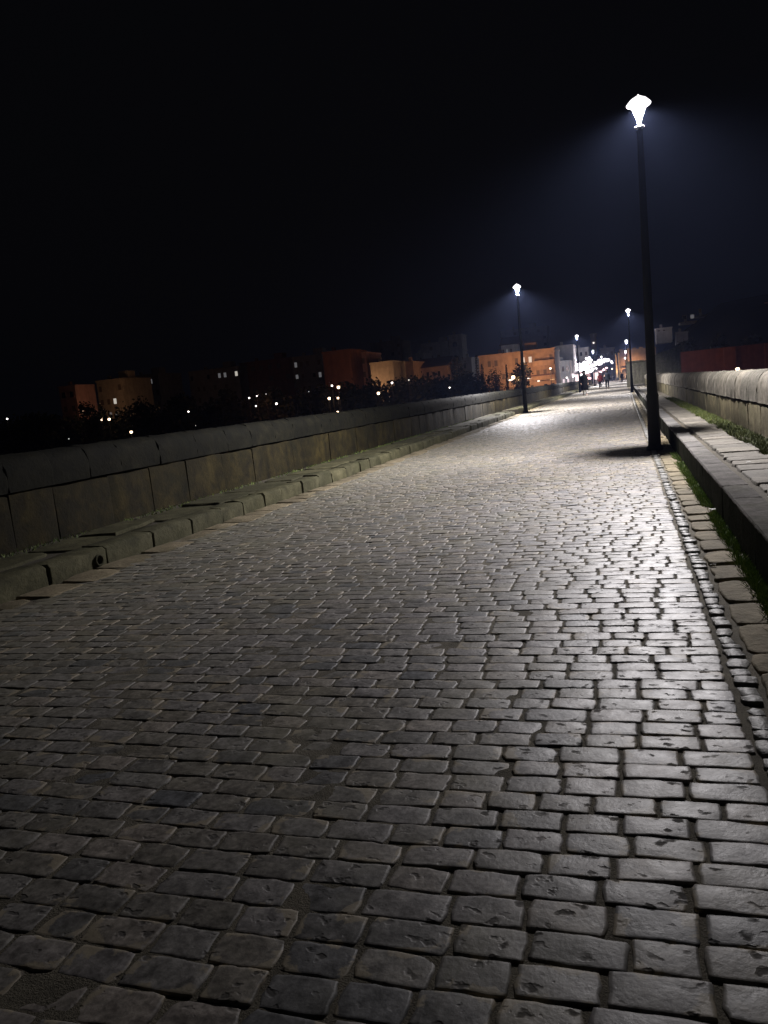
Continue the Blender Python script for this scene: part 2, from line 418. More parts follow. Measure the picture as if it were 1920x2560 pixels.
blocks('kerb', .70, .90, -6, 62, -.12, .295, .45, 1.05, M['kerb'], kind='structure', bev=.008, jit=.003, rough=.0014)
tag(MB().box(.885, 1.70, -6, 150, -.3, .262).build('pavement_bed', M['path_dirt']), kind='structure')
line_stones('pavement_slabs', .965, 1.40, -6, 62, .33, .55, .292, M['slab'], gap=.022, lod=FINE, drop=.035, wob=.02, jit=.004, wj=.05, dome=.001, corner=.04, tilt=.008)
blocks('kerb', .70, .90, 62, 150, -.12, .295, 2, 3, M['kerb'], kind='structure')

# left raised footway (broken open around the lamp)
gapL = lambda y: 34.3 < y < 37.6
blocks('kerb', -4.95, -4.655, -6, 34.2, -.12, .165, .5, .8, M['lkerb'], kind='structure', bev=.03, jit=.008, rough=.006, gap=.02)
blocks('kerb', -4.95, -4.655, 37.6, 110, -.12, .165, .8, 1.3, M['lkerb'], kind='structure', bev=.03, jit=.006)
tag(MB().box(-5.72, -4.9, -6, 34.3, -.3, .135).build('pavement_bed', M['path_dirt']), kind='structure')
tag(MB().box(-5.72, -4.9, 37.6, 150, -.3, .135).build('pavement_bed', M['path_dirt']), kind='structure')
line_stones('pavement_slabs', -5.52, -4.965, -6, 34.1, .7, 1.3, .165, M['lkerb'], gap=.04, lod=FINE, drop=.035, wob=.03, jit=.006, wj=.12, dome=.002, corner=.05, tilt=.01)
line_stones('pavement_slabs', -5.52, -4.965, 37.8, 110, .7, 1.3, .165, M['lkerb'], gap=.04, lod=LOW, drop=.035, wob=.02, jit=.005)
# bridge body
tag(MB().box(-6.15, 2.12, -14, 215, -9, -.16).build('bridge_deck', M['bridge']), kind='structure')

# ---------------------------------------------------------------- parapets
def parapet(xin, side, y0, y1, zb, zj, zt, label, mw, mc):
    t = empty('parapet_wall', (xin, y0, zb)); tag(t, label, 'wall')
    sgn = side
    xa, xb = (xin, xin+.36) if side > 0 else (xin-.36, xin)
    a = blocks('wall_course', xa-xin, xb-xin, 0, y1-y0, -.25, zj-zb-.012, .55, 1.15, mw, parent=t, gap=.004, jit=.006, bev=.015, sub=4, rough=.006)
    ov = .012
    c = blocks('coping', xa-xin-ov, xb-xin+ov, 0, y1-y0, zj-zb+.012, zt-zb, .5, .95, mc, parent=t, gap=.001, jit=.0035, round_top=True, sub=6, rough=.0055)
    return t
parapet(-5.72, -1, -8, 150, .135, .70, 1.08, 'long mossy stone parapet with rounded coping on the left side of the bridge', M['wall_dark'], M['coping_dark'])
parapet(1.68, 1, -8, 57, .262, .70, 1.14, 'stone parapet with rounded coping beside the right pavement and its green grass verge', M['wall'], M['coping'])

# refuge where the right parapet steps outward, far down the bridge
t = empty('parapet_wall', (2.1, 57.2, .26)); tag(t, 'far dark stone parapet past the second lamp on the right, with pale cut ends', 'wall')
blocks('wall_course', -.4, .9, 0, .45, -.3, .45, .6, .9, M['wall'], parent=t)
blocks('coping', -.42, .9, -.02, .47, .46, .88, .6, .9, M['coping'], parent=t)
blocks('wall_course', -.1, .3, 6, 92, -.3, .45, 1, 2, M['wall'], parent=t)
blocks('coping', -.14, .34, 6, 92, .46, .88, 1, 2, M['coping'], parent=t, round_top=True)

# dark masonry bastion at the road's right edge
t = empty('stone_bastion', (.9, 84, 0)); tag(t, 'dark stone bastion with a sloping top rising at the right road edge beyond the lamps', 'bastion')
bm = bmesh.new()
pr = [(-.62, -.2), (4.6, -.2), (4.6, 3.6), (2.6, 3.15), (1.1, 2.5), (-.62, 2.45)]
f0 = [bm.verts.new((x, 0, z)) for x, z in pr]; f1 = [bm.verts.new((x, 14, z)) for x, z in pr]
bm.faces.new(f0); bm.faces.new(f1[::-1])
for i in range(6): bm.faces.new((f0[i], f1[i], f1[(i+1) % 6], f0[(i+1) % 6]))
bmesh.ops.recalc_face_normals(bm, faces=bm.faces)
me = bpy.data.meshes.new('m'); bm.to_mesh(me); o = link('masonry', me, M['bridge'], t, False)
MB().box(-.68, 1.12, -.06, 14.1, 2.46, 2.6).build('ledge', M['bridge'], t)

# ---------------------------------------------------------------- grass
def grass(name, n, x0, x1, y0, y1, z, h, label, dens=1.2, group=None):
    x = rng.uniform(x0, x1, n); y = y0+(y1-y0)*rng.uniform(0, 1, n)**dens
    keep = (np.sin(x*23+y*1.3)+np.sin(y*3.1+1)+np.sin(y*7.7+x*9)+rng.normal(0, .7, n)) > -1.2
    x, y = x[keep], y[keep]; n = len(x)
    a = rng.uniform(0, 6.28, n); hh = h*rng.uniform(.4, 1.25, n)*(1+y*.004); wd = .0035*(1+y*.08)
    lean = rng.normal(0, .5, (n, 2))*hh[:, None]
    P = np.zeros((n, 2, 2, 3)); dx, dy = np.cos(a)*wd, np.sin(a)*wd
    P[:, 0, 0] = np.stack([x-dx, y-dy, np.full(n, z)], -1); P[:, 0, 1] = np.stack([x+dx, y+dy, np.full(n, z)], -1)
    P[:, 1, 0] = np.stack([x-dx*.2+lean[:, 0], y-dy*.2+lean[:, 1], z+hh], -1); P[:, 1, 1] = np.stack([x+dx*.2+lean[:, 0], y+dy*.2+lean[:, 1], z+hh], -1)
    me = grid_mesh(P); attrs(me, rnd=np.broadcast_to(rng.uniform(0, 1, n)[:, None, None], (n, 2, 2)))
    return tag(link(name, me, M['verge'] if x0 > 1 else M['grass'], smooth=False), label, 'grass', kind='stuff')
grass('grass', 24000, .625, .71, 2.0, 12.4, -.02, .05, 'dark green grass and weeds growing between the gutter stones and the right kerb')
grass('grass', 30000, 1.38, 1.69, 3, 30, .262, .045, 'bright green grass verge along the foot of the right parapet', 1.6)
grass('grass', 2500, -5.71, -5.52, 4, 30, .135, .03, 'sparse dark weeds at the foot of the left parapet', 1.3)

# ---------------------------------------------------------------- lamp posts
def make_lamp():
    t = empty('lamp_post')
    p = MB(); p.lathe([(.13, 0), (.13, .05), (.105, .07), (.1, .1), (.092, .85), (.1, .88), (.082, .93), (.072, 1.2), (.05, 4.5), (.042, 4.93), (.05, 4.95), (.03, 4.97), (.022, 5.0)], 24)
    p.build('pole', M['iron'], t, True)
    MB().box(-.035, .035, -.1, -.088, .35, .62).build('access_door', M['iron'], t, bevel=.004)
    c = MB(); c.lathe([(.02, 4.985), (.066, 4.99), (.074, 5.0), (.066, 5.012), (.03, 5.035), (.02, 5.05)], 24); c.build('collar', M['collar'], t, True)
    g = MB(); g.lathe([(.028, 5.05), (.042, 5.13), (.075, 5.22), (.125, 5.315)], 20, cap=False); g.build('lamp_glass', M['glass'], t, True)
    for k in range(4):
        a = math.pi/4+k*math.pi/2; cs, sn = math.cos(a), math.sin(a)
        MB().tube([(.03*cs, .03*sn, 5.04), (.05*cs, .05*sn, 5.13), (.14*cs, .14*sn, 5.325)], .006).build('frame_bar', M['collar'], t)
    d = MB(); d.lathe([(.18, 5.325), (.185, 5.335), (.165, 5.36), (.115, 5.41), (.05, 5.445), (.02, 5.455), (.015, 5.47), (.004, 5.48)], 24); d.build('bloom_cap', M['dome'], t, True)
    e = MB(); e.lathe([(.165, 5.318), (.16, 5.322)], 24); e.build('light_disc', M['glass'], t)
    return t
lamp_sites = [
 (.42, 13.3, 'nearest and tallest looking black lamp post on the right edge of the cobbles'),
 (-4.42, 36.3, 'black lamp post standing at the left kerb, nearest of the left side lamps'),
 (.50, 58.5, 'second lamp post on the right road edge, beyond the big dark one'),
 (-4.3, 81, 'far left lamp post directly behind the walker in the long dark coat'),
 (.47, 105, 'third right side lamp post, its head just left of the second right pole'),
 (-4.5, 129, 'small distant left lamp post above the middle of the white festive lights'),
 (.5, 150, 'fourth right side lamp post seen against the orange lit fortress wall'),
 (-4.3, 170, 'tiny distant lamp post over the right end of the festive lights'),
 (.5, 207, 'farthest right side lamp post, small warm head over the arched gateway')]
LP = make_lamp()
LW = (4800, 4600, 2800, 2900, 3800, 3800, 3500, 3500, 2500)
for i, (x, y, lab) in enumerate(lamp_sites):
    o = LP if i == 0 else copy_tree(LP)
    o.location = (x, y, 0); o.scale.z = (.997, 1.062, 1.072, 1.045, 1.04, 1.04, 1.04, 1.04, 1.04)[i]; tag(o, lab, 'lamp post', 'lamp posts along the bridge')
    ld = bpy.data.lights.new('lamp_light', 'SPOT'); ld.energy = LW[i]; ld.color = (1, .955, .97)
    ld.spot_size = R(156); ld.spot_blend = .65; ld.shadow_soft_size = .035
    lo = bpy.data.objects.new('lamp_light', ld); COL.objects.link(lo); lo.location = (0, 0, 5.29); lo.parent = o

# ---------------------------------------------------------------- people
def skinmesh(verts, edges, sub=2):
    me = bpy.data.meshes.new('s'); me.from_pydata([v[:3] for v in verts], edges, []); o = bpy.data.objects.new('s', me); COL.objects.link(o)
    mod = o.modifiers.new('k', 'SKIN'); 
    for i, v in enumerate(verts):
        sv = me.skin_vertices[0].data[i]; sv.radius = (v[3], v[4] if len(v) > 4 else v[3]); sv.use_root = (i == 0)
    mod.branch_smoothing = .6
    ss = o.modifiers.new('s', 'SUBSURF'); ss.levels = ss.render_levels = sub
    dg = bpy.context.evaluated_depsgraph_get(); r = bpy.data.meshes.new_from_object(o.evaluated_get(dg))
    r.materials.clear(); bpy.data.objects.remove(o); return r
M['skin'] = simple('skin', (.42, .27, .2), .6, var=.08)
M['hair'] = simple('dark_hair', (.03, .022, .017), .6)
M['shoe_pale'] = simple('pale_shoe', (.55, .53, .5), .6)
M['shoe_dark'] = simple('dark_shoe', (.03, .03, .03), .5)
def person(loc, rz, label, coat, trousers, shoe, stride=.22, long=False, h=1.75, hood=False):
    t = empty('person', loc, rz); k = h/1.75; s = stride
    J = lambda x, y, z, r, r2=None: (x*k, y*k, z*k, r*k, (r2 or r)*k)
    kn = .04
    V = [J(0, 0, .95, .13, .10), J(0, 0, 1.15, .12, .09), J(0, -.01, 1.36, .16, .1), J(0, 0, 1.47, .06, .055), J(0, -.01, 1.53, .052), J(0, -.015, 1.6, .078, .092), J(0, -.015, 1.68, .074, .086),
         J(.09, 0, .88, .082), J(.1, -s*.6-kn, .5, .055), J(.1, -s, .09, .036), J(.1, -s-.14, .03, .03),
         J(-.09, 0, .88, .082), J(-.1, s*.35-kn, .5, .055), J(-.1, s, .12, .036), J(-.1, s-.12, .03, .03),
         J(.19, 0, 1.4, .05), J(.24, .05, 1.13, .038), J(.25, -.03, .9, .028), J(.245, -.06, .84, .032, .018),
         J(-.19, 0, 1.4, .05), J(-.24, .0, 1.13, .038), J(-.25, -.14, .92, .028), J(-.245, -.18, .87, .032, .018)]
    E = [(0, 1), (1, 2), (2, 3), (3, 4), (4, 5), (5, 6), (0, 7), (7, 8), (8, 9), (9, 10), (0, 11), (11, 12), (12, 13), (13, 14), (2, 15), (15, 16), (16, 17), (17, 18), (2, 19), (19, 20), (20, 21), (21, 22)]
    for w0, sx in ((18, 1), (22, -1)):           # fingers and thumb
        b = V[w0]
        for q, L in ((-.024, .062), (-.008, .074), (.008, .07), (.024, .055)):
            n0 = len(V); V.append((b[0], b[1]+q*k, b[2]-.045*k, .009*k, .009*k)); V.append((b[0]-sx*.012*k, b[1]+q*k*1.1, b[2]-(.045+L*.8)*k, .007*k, .007*k))
            E += [(w0, n0), (n0, n0+1)]
        n0 = len(V); V.append((b[0]-sx*.02*k, b[1]-.035*k, b[2]-.02*k, .01*k, .01*k)); V.append((b[0]-sx*.03*k, b[1]-.045*k, b[2]-.06*k, .008*k, .008*k)); E += [(w0, n0), (n0, n0+1)]
    link('body', skinmesh(V, E, 1), M['skin'], t)
    # face details on the head: nose and ears are small bumps of the skin colour
    nz = MB(); nz.lathe([(.001, 1.63*k), (.012*k, 1.6*k), (.014*k, 1.585*k), (.003, 1.575*k)], 8, c=(0, -.108*k)); nz.build('nose', M['skin'], t, True)
    hb = MB(); hb.lathe([(.084*k, 1.6*k), (.096*k, 1.66*k), (.088*k, 1.73*k), (.05*k, 1.765*k), (.01, 1.775*k)], 14, c=(0, .012*k), sy=1.12); hb.build('hair', coat if hood else M['hair'], t, True)
    hem = .42 if long else .80
    cm = MB(); cm.lathe([(q_*k, z_*k) for q_, z_ in ((.25 if long else .195, hem), (.26 if long else .2, hem+.14), (.24 if long else .18, 1.0), (.22 if long else .175, 1.12), (.225 if long else .2, 1.28), (.21, 1.38), (.165, 1.45), (.085, 1.5), (.07, 1.55))], 18, sy=.85 if long else .76)
    for sx, ex, ey, wy, wz in ((1, .235, .06, -.04, .91), (-1, .235, .02, -.15, .92)):
        cm.tube([(sx*.14*k, 0, 1.42*k), (sx*.2*k, 0, 1.39*k), (sx*ex*k, ey*k, 1.13*k), (sx*.255*k, wy*k, wz*k)], [.07*k, .073*k, .06*k, .05*k], 10)
    if hood: cm.lathe([(.1*k, 1.5*k), (.118*k, 1.6*k), (.115*k, 1.7*k), (.08*k, 1.79*k), (.02*k, 1.815*k)], 14, c=(0, .03*k))
    cm.build('coat', coat, t, True)
    for zz_, yy_ in ((1.3, -.185 if long else -.15), (1.15, -.185 if long else -.136), (1.0, -.2 if long else -.138)):
        b_ = MB().lathe([(.012*k, -.004), (.012*k, .006)], 8).build('button', M['iron'], t); b_.rotation_euler = (R(90), 0, 0); b_.location = (0, yy_*k, zz_*k)
    TV = [J(0, 0, .92, .14, .11), J(.09, 0, .84, .1), J(.1, -s*.6-kn, .5, .075), J(.1, -s+.01, .13, .06), J(-.09, 0, .84, .1), J(-.1, s*.35-kn, .5, .075), J(-.1, s+.01, .16, .06)]
    link('trousers', skinmesh(TV, [(0, 1), (1, 2), (2, 3), (0, 4), (4, 5), (5, 6)], 1), trousers, t)
    for sx, yy, zz in ((1, -s, 0), (-1, s, .03)):
        sh = skinmesh([J(sx*.1, yy+.03, .055+zz, .048, .05), J(sx*.1, yy-.06, .045+zz, .046, .04), J(sx*.1, yy-.15, .035+zz, .042, .03)], [(0, 1), (1, 2)], 1)
        link('shoe', sh, shoe, t)
    return tag(t, label, 'person')
def cl(n, c):
    mt = simple(n, c, .95, var=.15); mt.node_tree.nodes['Principled BSDF'].inputs['Specular IOR Level'].default_value = .08; return mt
c_dark = cl('dark_coat_cloth', (.003, .003, .0033)); c_red = cl('dark_red_jacket_cloth', (.10, .016, .018)); c_navy = cl('slate_jacket_cloth', (.016, .018, .024))
c_pale = cl('pale_trouser_cloth', (.45, .43, .42)); c_blk = cl('black_trouser_cloth', (.014, .014, .016)); c_grey = cl('grey_jacket_cloth', (.07, .07, .075))
def gp(px, py):
    v = fw*F + cr*(px-960) - cu*(py-1280); return Vector((v.x*(EYE/-v.z), v.y*(EYE/-v.z), 0))
person(gp(1463, 990), R(8), 'walker in a long dark hooded coat and pale trousers, nearest of the people', c_dark, c_pale, M['shoe_pale'], .12, True, 1.86, True)
person(gp(1501, 973), R(172), 'person in a dark red jacket and black trousers on the left of the walking pair', c_red, c_blk, M['shoe_dark'], .14, False, 1.78)
person(gp(1519, 973), R(185), 'person in a slate jacket and dark trousers on the right of the walking pair', c_navy, c_blk, M['shoe_dark'], .10, False, 1.92)
person(gp(1555, 957), R(180), 'lone dark figure near the right road edge, far down the bridge', c_dark, c_blk, M['shoe_dark'], .2, False, 1.75)
person(gp(1529, 953), R(160), 'faint far walker in a grey jacket just right of the walking pair', c_grey, c_blk, M['shoe_dark'], .2, False, 1.7)
person(gp(1536, 951.5), R(190), 'faint farthest walker between the pair and the lone dark figure', c_navy, c_blk, M['shoe_dark'], .15, False, 1.65)

# ---------------------------------------------------------------- litter
M['paper'] = simple('white_paper', (.7, .69, .66), .7, var=.1)
def scrap(p, s, label):
    bm = bmesh.new(); n = 5
    g = [[bm.verts.new((s*(i/(n-1)-.5)*1.6+random.gauss(0, s*.06), s*(j/(n-1)-.5)*.9+random.gauss(0, s*.06), s*.12+random.gauss(0, s*.09))) for j in range(n)] for i in range(n)]
    for i in range(n-1):
        for j in range(n-1): bm.faces.new((g[i][j], g[i+1][j], g[i+1][j+1], g[i][j+1]))
    me = bpy.data.meshes.new('m'); bm.to_mesh(me); o = link('paper_scrap', me, M['paper'], None, False)
    o.location = p; o.rotation_euler = (0, 0, random.uniform(0, 3)); md = o.modifiers.new('s', 'SOLIDIFY'); md.thickness = .0015
    tag(o, label, 'litter')
def onz(px, py, z):
    v = fw*F + cr*(px-960) - cu*(py-1280); q = (EYE-z)/-v.z; return Vector((v.x*q, v.y*q, z))
scrap(onz(1790, 1274, .02), .07, 'curled white paper scrap lying in the grass below the right kerb')
scrap(onz(1783, 1412, .012), .022, 'small white scrap on a tan gutter stone, nearer the camera than the curled one')
scrap(onz(1871, 1155, .30), .03, 'tiny white scrap on the right pavement slabs above the kerb')
scrap(onz(1638, 1459, .01), .012, 'tiny white speck of paper on the setts near the right road edge')

# drain outlet in the left kerb
p0 = onz(286, 1402, .05)
dt = empty('drain_outlet', (-4.67, p0.y, 0)); tag(dt, 'small round black drain outlet in the left kerb face', 'drain')
MB().lathe([(.055, 0), (.055, .05), (.04, .05), (.04, .004)], 18, cap=False).build('pipe_rim', M['lkerb'], dt, True)
MB().lathe([(.04, .008), (.039, .01)], 18).build('opening', M['iron'], dt)
for c_ in dt.children: c_.rotation_euler = (0, R(90), 0); c_.location = (0, 0, .06)

# ---------------------------------------------------------------- river and far bank
tag(MB().box(-1500, 1500, -400, 1800, -12, -9).build('river_water', M['water']), kind='structure')
gx = np.linspace(-900, 900, 90); gy = np.linspace(95, 1500, 80); Xg, Yg = np.meshgrid(gx, gy)
Zg = -9.5 + 9.0*np.clip((Yg-100)/75, 0, 1)**.8 + .4*np.sin(Xg*.05)*np.cos(Yg*.04) + np.clip((Yg-330)/900, 0, 1)*30
Zg = np.where(np.abs(Xg) < 0, Zg, Zg)
me = grid_mesh(np.stack([Xg, Yg, Zg], -1)[None]); attrs(me, rnd=np.full(90*80, .5)); tag(link('ground', me, M['ground']), kind='structure')

# ---------------------------------------------------------------- buildings
def wallm(name, col):
    t = NT(name); f = t.noise(.8, 6, .6); s = t.noise(1, 4, vec=t.pos((1.2, 1.2, .12)))
    c = t.ramp(f, [(.3, tuple(x*.75 for x in col)), (.7, tuple(x*1.1 for x in col))])
    c = t.mix(.5, c, t.ramp(s, [(.35, (.6, .6, .6)), (.6, (1.05, 1.05, 1.05))]), 'MULTIPLY')
    t.l(c, t.p.inputs['Base Color']); t.p.inputs['Roughness'].default_value = .9; return t.m
W = {'cream': wallm('cream_render', (.42, .37, .29)), 'ochre': wallm('ochre_render', (.37, .25, .165)), 'brick': wallm('red_brick', (.2, .085, .05)),
     'grey': wallm('grey_render', (.26, .26, .27)), 'white': wallm('white_render', (.55, .54, .52)), 'stone': wallm('fortress_stone', (.34, .25, .16)), 'pink': wallm('rose_render', (.4, .24, .22))}
M['roof'] = simple('clay_roof_tiles', (.13, .06, .035), .85)
M['pane'] = simple('dark_window_pane', (.015, .016, .02), .25)
M['awn'] = simple('dark_awning', (.08, .04, .035), .8)
M['shutter'] = simple('faded_shutter', (.12, .09, .07), .8)
M['litw'] = emit('lit_window_white', (1, .93, .82), .5); M['litd'] = emit('dim_lit_window', (.95, .95, 1), .1)
M['lito'] = emit('lit_window_orange', (1, .6, .28), .9); M['sign'] = emit('lit_shop_sign', (1, .88, .78), 2.2)
M['signp'] = emit('lit_shopfront', (1, .78, .82), .9)

def building(label, x0, x1, ytop, Y, mat, depth=12, rows=3, cols=4, roof=None, lit=(), win=True, zb=-2, wfrac=(.45, .4), name='town_house', balc=(), cat='building'):
    a = at(x0, ytop, Y); b = at(x1, ytop, Y); zt = at((x0+x1)/2, ytop, Y).z
    wdt = b.x-a.x; H = zt-zb
    t = empty(name, (a.x, Y, zb)); tag(t, label, cat)
    MB().box(0, wdt, 0, depth, -3, H).build('wall', mat, t)
    if roof == 'gable':
        bm = bmesh.new(); e = .5; rh = min(2.4, depth*.2)
        vs = [bm.verts.new(c) for c in ((-e, -e, H+.01), (wdt+e, -e, H+.01), (wdt+e, depth+e, H+.01), (-e, depth+e, H+.01), (-e, depth/2, H+rh), (wdt+e, depth/2, H+rh))]
        for q in ((0, 1, 5, 4), (2, 3, 4, 5), (0, 4, 3), (1, 2, 5), (3, 2, 1, 0)): bm.faces.new([vs[i] for i in q])
        me = bpy.data.meshes.new('m'); bm.to_mesh(me); link('roof', me, M['roof'], t, False)
    else:
        r_ = MB(); r_.box(-.15, wdt+.15, -.15, .1, H-.02, H+.35); r_.box(-.15, .1, .1, depth, H-.02, H+.35); r_.box(wdt-.1, wdt+.15, .1, depth, H-.02, H+.35)
        r_.build('cornice', mat, t)
        if wdt > 7: MB().box(wdt*.6, wdt*.6+2.6, 3, 6, H, H+2.1).build('stair_hut', mat, t)
        MB().box(wdt*.25, wdt*.25+.7, 2, 2.7, H, H+1.3).build('chimney', mat, t)
    if win:
        cw = wdt/cols; rh = min(3.2, H/rows)
        for r_ in range(rows):
            for c in range(cols):
                if random.random() < .28 and not any(lr == r_ and lc == c for lr, lc, _ in lit): continue
                zc = H-rh*(r_+.55); xc = cw*(c+.5)
                ww, wh = min(cw*wfrac[0], 1.4)/2, rh*wfrac[1]/2
                mm = random.choice((M['pane'], M['shutter'], M['shutter'], mat))
                for (lr, lc, lm) in lit:
                    if lr == r_ and lc == c: mm = M[lm]
                f_ = MB(); f_.box(xc-ww-.08, xc-ww, -.05, .0, zc-wh, zc+wh); f_.box(xc+ww, xc+ww+.08, -.05, 0, zc-wh, zc+wh); f_.box(xc-ww-.15, xc+ww+.15, -.12, 0, zc-wh-.1, zc-wh)
                wo = f_.build('window', mat, t)
                MB().box(xc-ww, xc+ww, -.03, -.004, zc-wh, zc+wh).build('pane', mm, wo)
    for (r_, f0_, f1_) in balc:
        zc = H-3.2*(r_+1)
        bb = MB(); bb.box(wdt*f0_, wdt*f1_, -1.3, -.01, zc-.15, zc); bb.box(wdt*f0_, wdt*f1_, -1.3, -1.2, zc, zc+1.0)
        bb.build('balcony', mat, t)
    return t

B = building
# left, nearly dark bank
B('small dim brown house alone at the far left of the skyline', 146, 187, 968, 150, W['pink'], rows=2, cols=2, zb=2, depth=7)
B('dim brown house with one bright upper window, above two street lamps on the far left', 240, 305, 952, 160, W['cream'], rows=4, cols=4, zb=-1, lit=((1, 2, 'litw'), (2, 2, 'litd'), (2, 1, 'litd')))
B('dark block behind the trees with a few faint grey windows in two rows', 320, 395, 940, 190, W['grey'], rows=3, cols=6, lit=((0, 4, 'litd'),), zb=-1)
B('long dark low apartment block with a bright square window at its right end', 470, 597, 925, 200, W['grey'], rows=3, cols=9, zb=-1, lit=((0, 5, 'litd'), (0, 6, 'litd'), (0, 8, 'litw')))
B('dull red brick block between the bright square window and the dark flats', 598, 728, 903, 205, W['brick'], rows=4, cols=6, zb=-1)
B('dark flats with dim lit windows left of the plain red block', 730, 803, 892, 190, W['grey'], rows=4, cols=5, zb=-1, lit=((0, 0, 'litd'), (1, 4, 'litd'), (1, 0, 'litd'), (3, 3, 'litw'), (3, 4, 'litd')), balc=((1, .1, .9),))
B('tall plain windowless rust red block above four street lamps', 805, 875, 880, 170, W['brick'], rows=3, cols=3, zb=-1, win=False)
B('dark brown house attached to the right of the plain rust red block', 877, 915, 885, 178, W['pink'], rows=3, cols=2, zb=-1)
B('two tall dark grey tower flats rising behind the low lit house', 925, 1003, 856, 260, W['grey'], rows=8, cols=5, zb=-1)
B('low house with white shop windows above an orange street lamp', 925, 982, 908, 165, W['cream'], rows=3, cols=5, zb=-1, lit=((2, 1, 'litd'), (2, 2, 'litd'), (2, 3, 'litw')))
B('narrow bright orange house end beside the dark tree', 1012, 1032, 907, 175, W['ochre'], rows=2, cols=1, zb=-1, roof=None, win=False)
B('long low orange wall fronted house with dark trees before it', 1033, 1118, 918, 182, W['ochre'], rows=2, cols=6, zb=-1, roof='gable')
B('dim grey flats seen above the long low orange house', 1050, 1121, 858, 280, W['grey'], rows=6, cols=4, zb=-1)
B('small grey house over the roof of the long orange house', 1037, 1056, 885, 230, W['grey'], rows=3, cols=2, zb=-1)
t = B('cream square tower with a dark arched opening standing above the trees', 1121, 1153, 839, 240, W['white'], rows=4, cols=1, zb=-1, depth=8, name='church_tower', win=False, cat='tower')
wd = at(1153, 839, 240).x-at(1121, 839, 240).x; Ht = at(1137, 839, 240).z+1
MB().box(-.2, wd+.2, -.2, 8.2, Ht-4.6, Ht-4.3).build('string_course', W['white'], t)
for fx, zz, s_ in ((.45, 2.6, .7), (.38, 7.3, 1.3)):
    ar = MB(); n = 10; s0 = s_
    pts = [(-s0, -s0), (s0, -s0)]+[(s0*math.cos(math.pi*i/n), s0*math.sin(math.pi*i/n)) for i in range(n+1)]
    bmv = bmesh.new(); vv = [bmv.verts.new((wd*fx+x, -.05, Ht-zz+z)) for x, z in pts[:2]+pts[2:]]; fc = bmv.faces.new(vv)
    ex = bmesh.ops.extrude_face_region(bmv, geom=[fc]); bmesh.ops.translate(bmv, verts=[v for v in ex['geom'] if isinstance(v, bmesh.types.BMVert)], vec=(0, .04, 0))
    me = bpy.data.meshes.new('m'); bmv.to_mesh(me); link('arched_opening', me, M['pane'], t, False)
B('small pale house peeping between dark trees right of the cream tower', 1155, 1178, 897, 200, W['white'], rows=3, cols=2, zb=-1)
t = B('long orange lit apartment building with balconies, behind the nearest left lamp post', 1196, 1386, 883, 178, W['ochre'], rows=3, cols=11, zb=-1, depth=14, lit=((0, 6, 'litw'), (0, 7, 'litw')), balc=((0, .72, .99), (1, .72, .99)))
# its shop front: awning and lit signs
x00 = at(1196, 883, 178).x
def zof(px, py): q = at(px, py, 178); return q.x-x00, q.z+1
ax, az = zof(1325, 940); bx_, bz_ = zof(1386, 934)
MB().box(ax, bx_, -1.8, -.02, az-.2, az+.1).build('awning', M['awn'], t)
for (p, q, r_, s_, mt) in ((1270, 1283, 948, 952, 'sign'), (1313, 1327, 944, 948, 'sign'), (1356, 1372, 938, 942, 'sign'), (1376, 1386, 942, 950, 'lito'), (1344, 1349, 949, 954, 'sign'), (1349, 1353, 944, 947, 'signp')):
    u1, z1 = zof(p, s_); u2, z2 = zof(q, r_); MB().box(u1, u2, -.35, -.02, z1, z2).build('lit_sign', M[mt], t)
B('large faint block looming above the orange apartment building roof', 1250, 1368, 822, 330, W['grey'], rows=9, cols=8, zb=-1)
B('low rooftop house with a pale skylight above the orange apartments', 1252, 1292, 862, 215, W['white'], rows=4, cols=4, zb=-1, roof='gable', lit=((0, 1, 'litd'),))
B('blue grey building washed by the festive lights', 1388, 1432, 866, 215, W['white'], rows=4, cols=3, zb=-1)
B('pale building right of the blue grey one, above the festive lights', 1433, 1471, 872, 245, W['white'], rows=4, cols=3, zb=-1)
B('white shopfront building under the left of the festive lights', 1390, 1423, 905, 205, W['white'], rows=2, cols=3, zb=-1, lit=((1, 0, 'signp'), (1, 1, 'signp'), (1, 2, 'signp')))
B('street house with bright pink shop windows behind the walkers', 1424, 1474, 915, 232, W['pink'], rows=2, cols=4, zb=-1, lit=((1, 0, 'signp'), (1, 1, 'signp'), (1, 2, 'signp'), (0, 1, 'signp'), (0, 3, 'signp')))
B('rose coloured house at the end of the street', 1488, 1512, 902, 250, W['pink'], rows=3, cols=2, zb=-1)
B('grey mauve house between the rose house and the fortress', 1500, 1536, 872, 262, W['grey'], rows=4, cols=3, zb=-1)
t = B('tall slender tower with a flared top over the far left lamp head', 1477, 1490, 850, 290, W['cream'], rows=4, cols=1, zb=-1, depth=4, win=False, name='tall_tower', cat='tower')
wt = at(1490, 850, 290).x-at(1477, 850, 290).x; Hc = at(1483, 850, 290).z+1
MB().lathe([(wt*.45, Hc+.3), (wt*.75, Hc+2.0), (wt*.78, Hc+2.3), (wt*.3, Hc+2.5)], 16, c=(wt/2, 2)).build('flared_top', W['cream'], t)
cf = MB().lathe([(.26, -.02), (.26, .06)], 14).build('lit_opening', M['sign'], t); cf.rotation_euler = (R(90), 0, 0); cf.location = (wt/2, -.06, Hc-1)

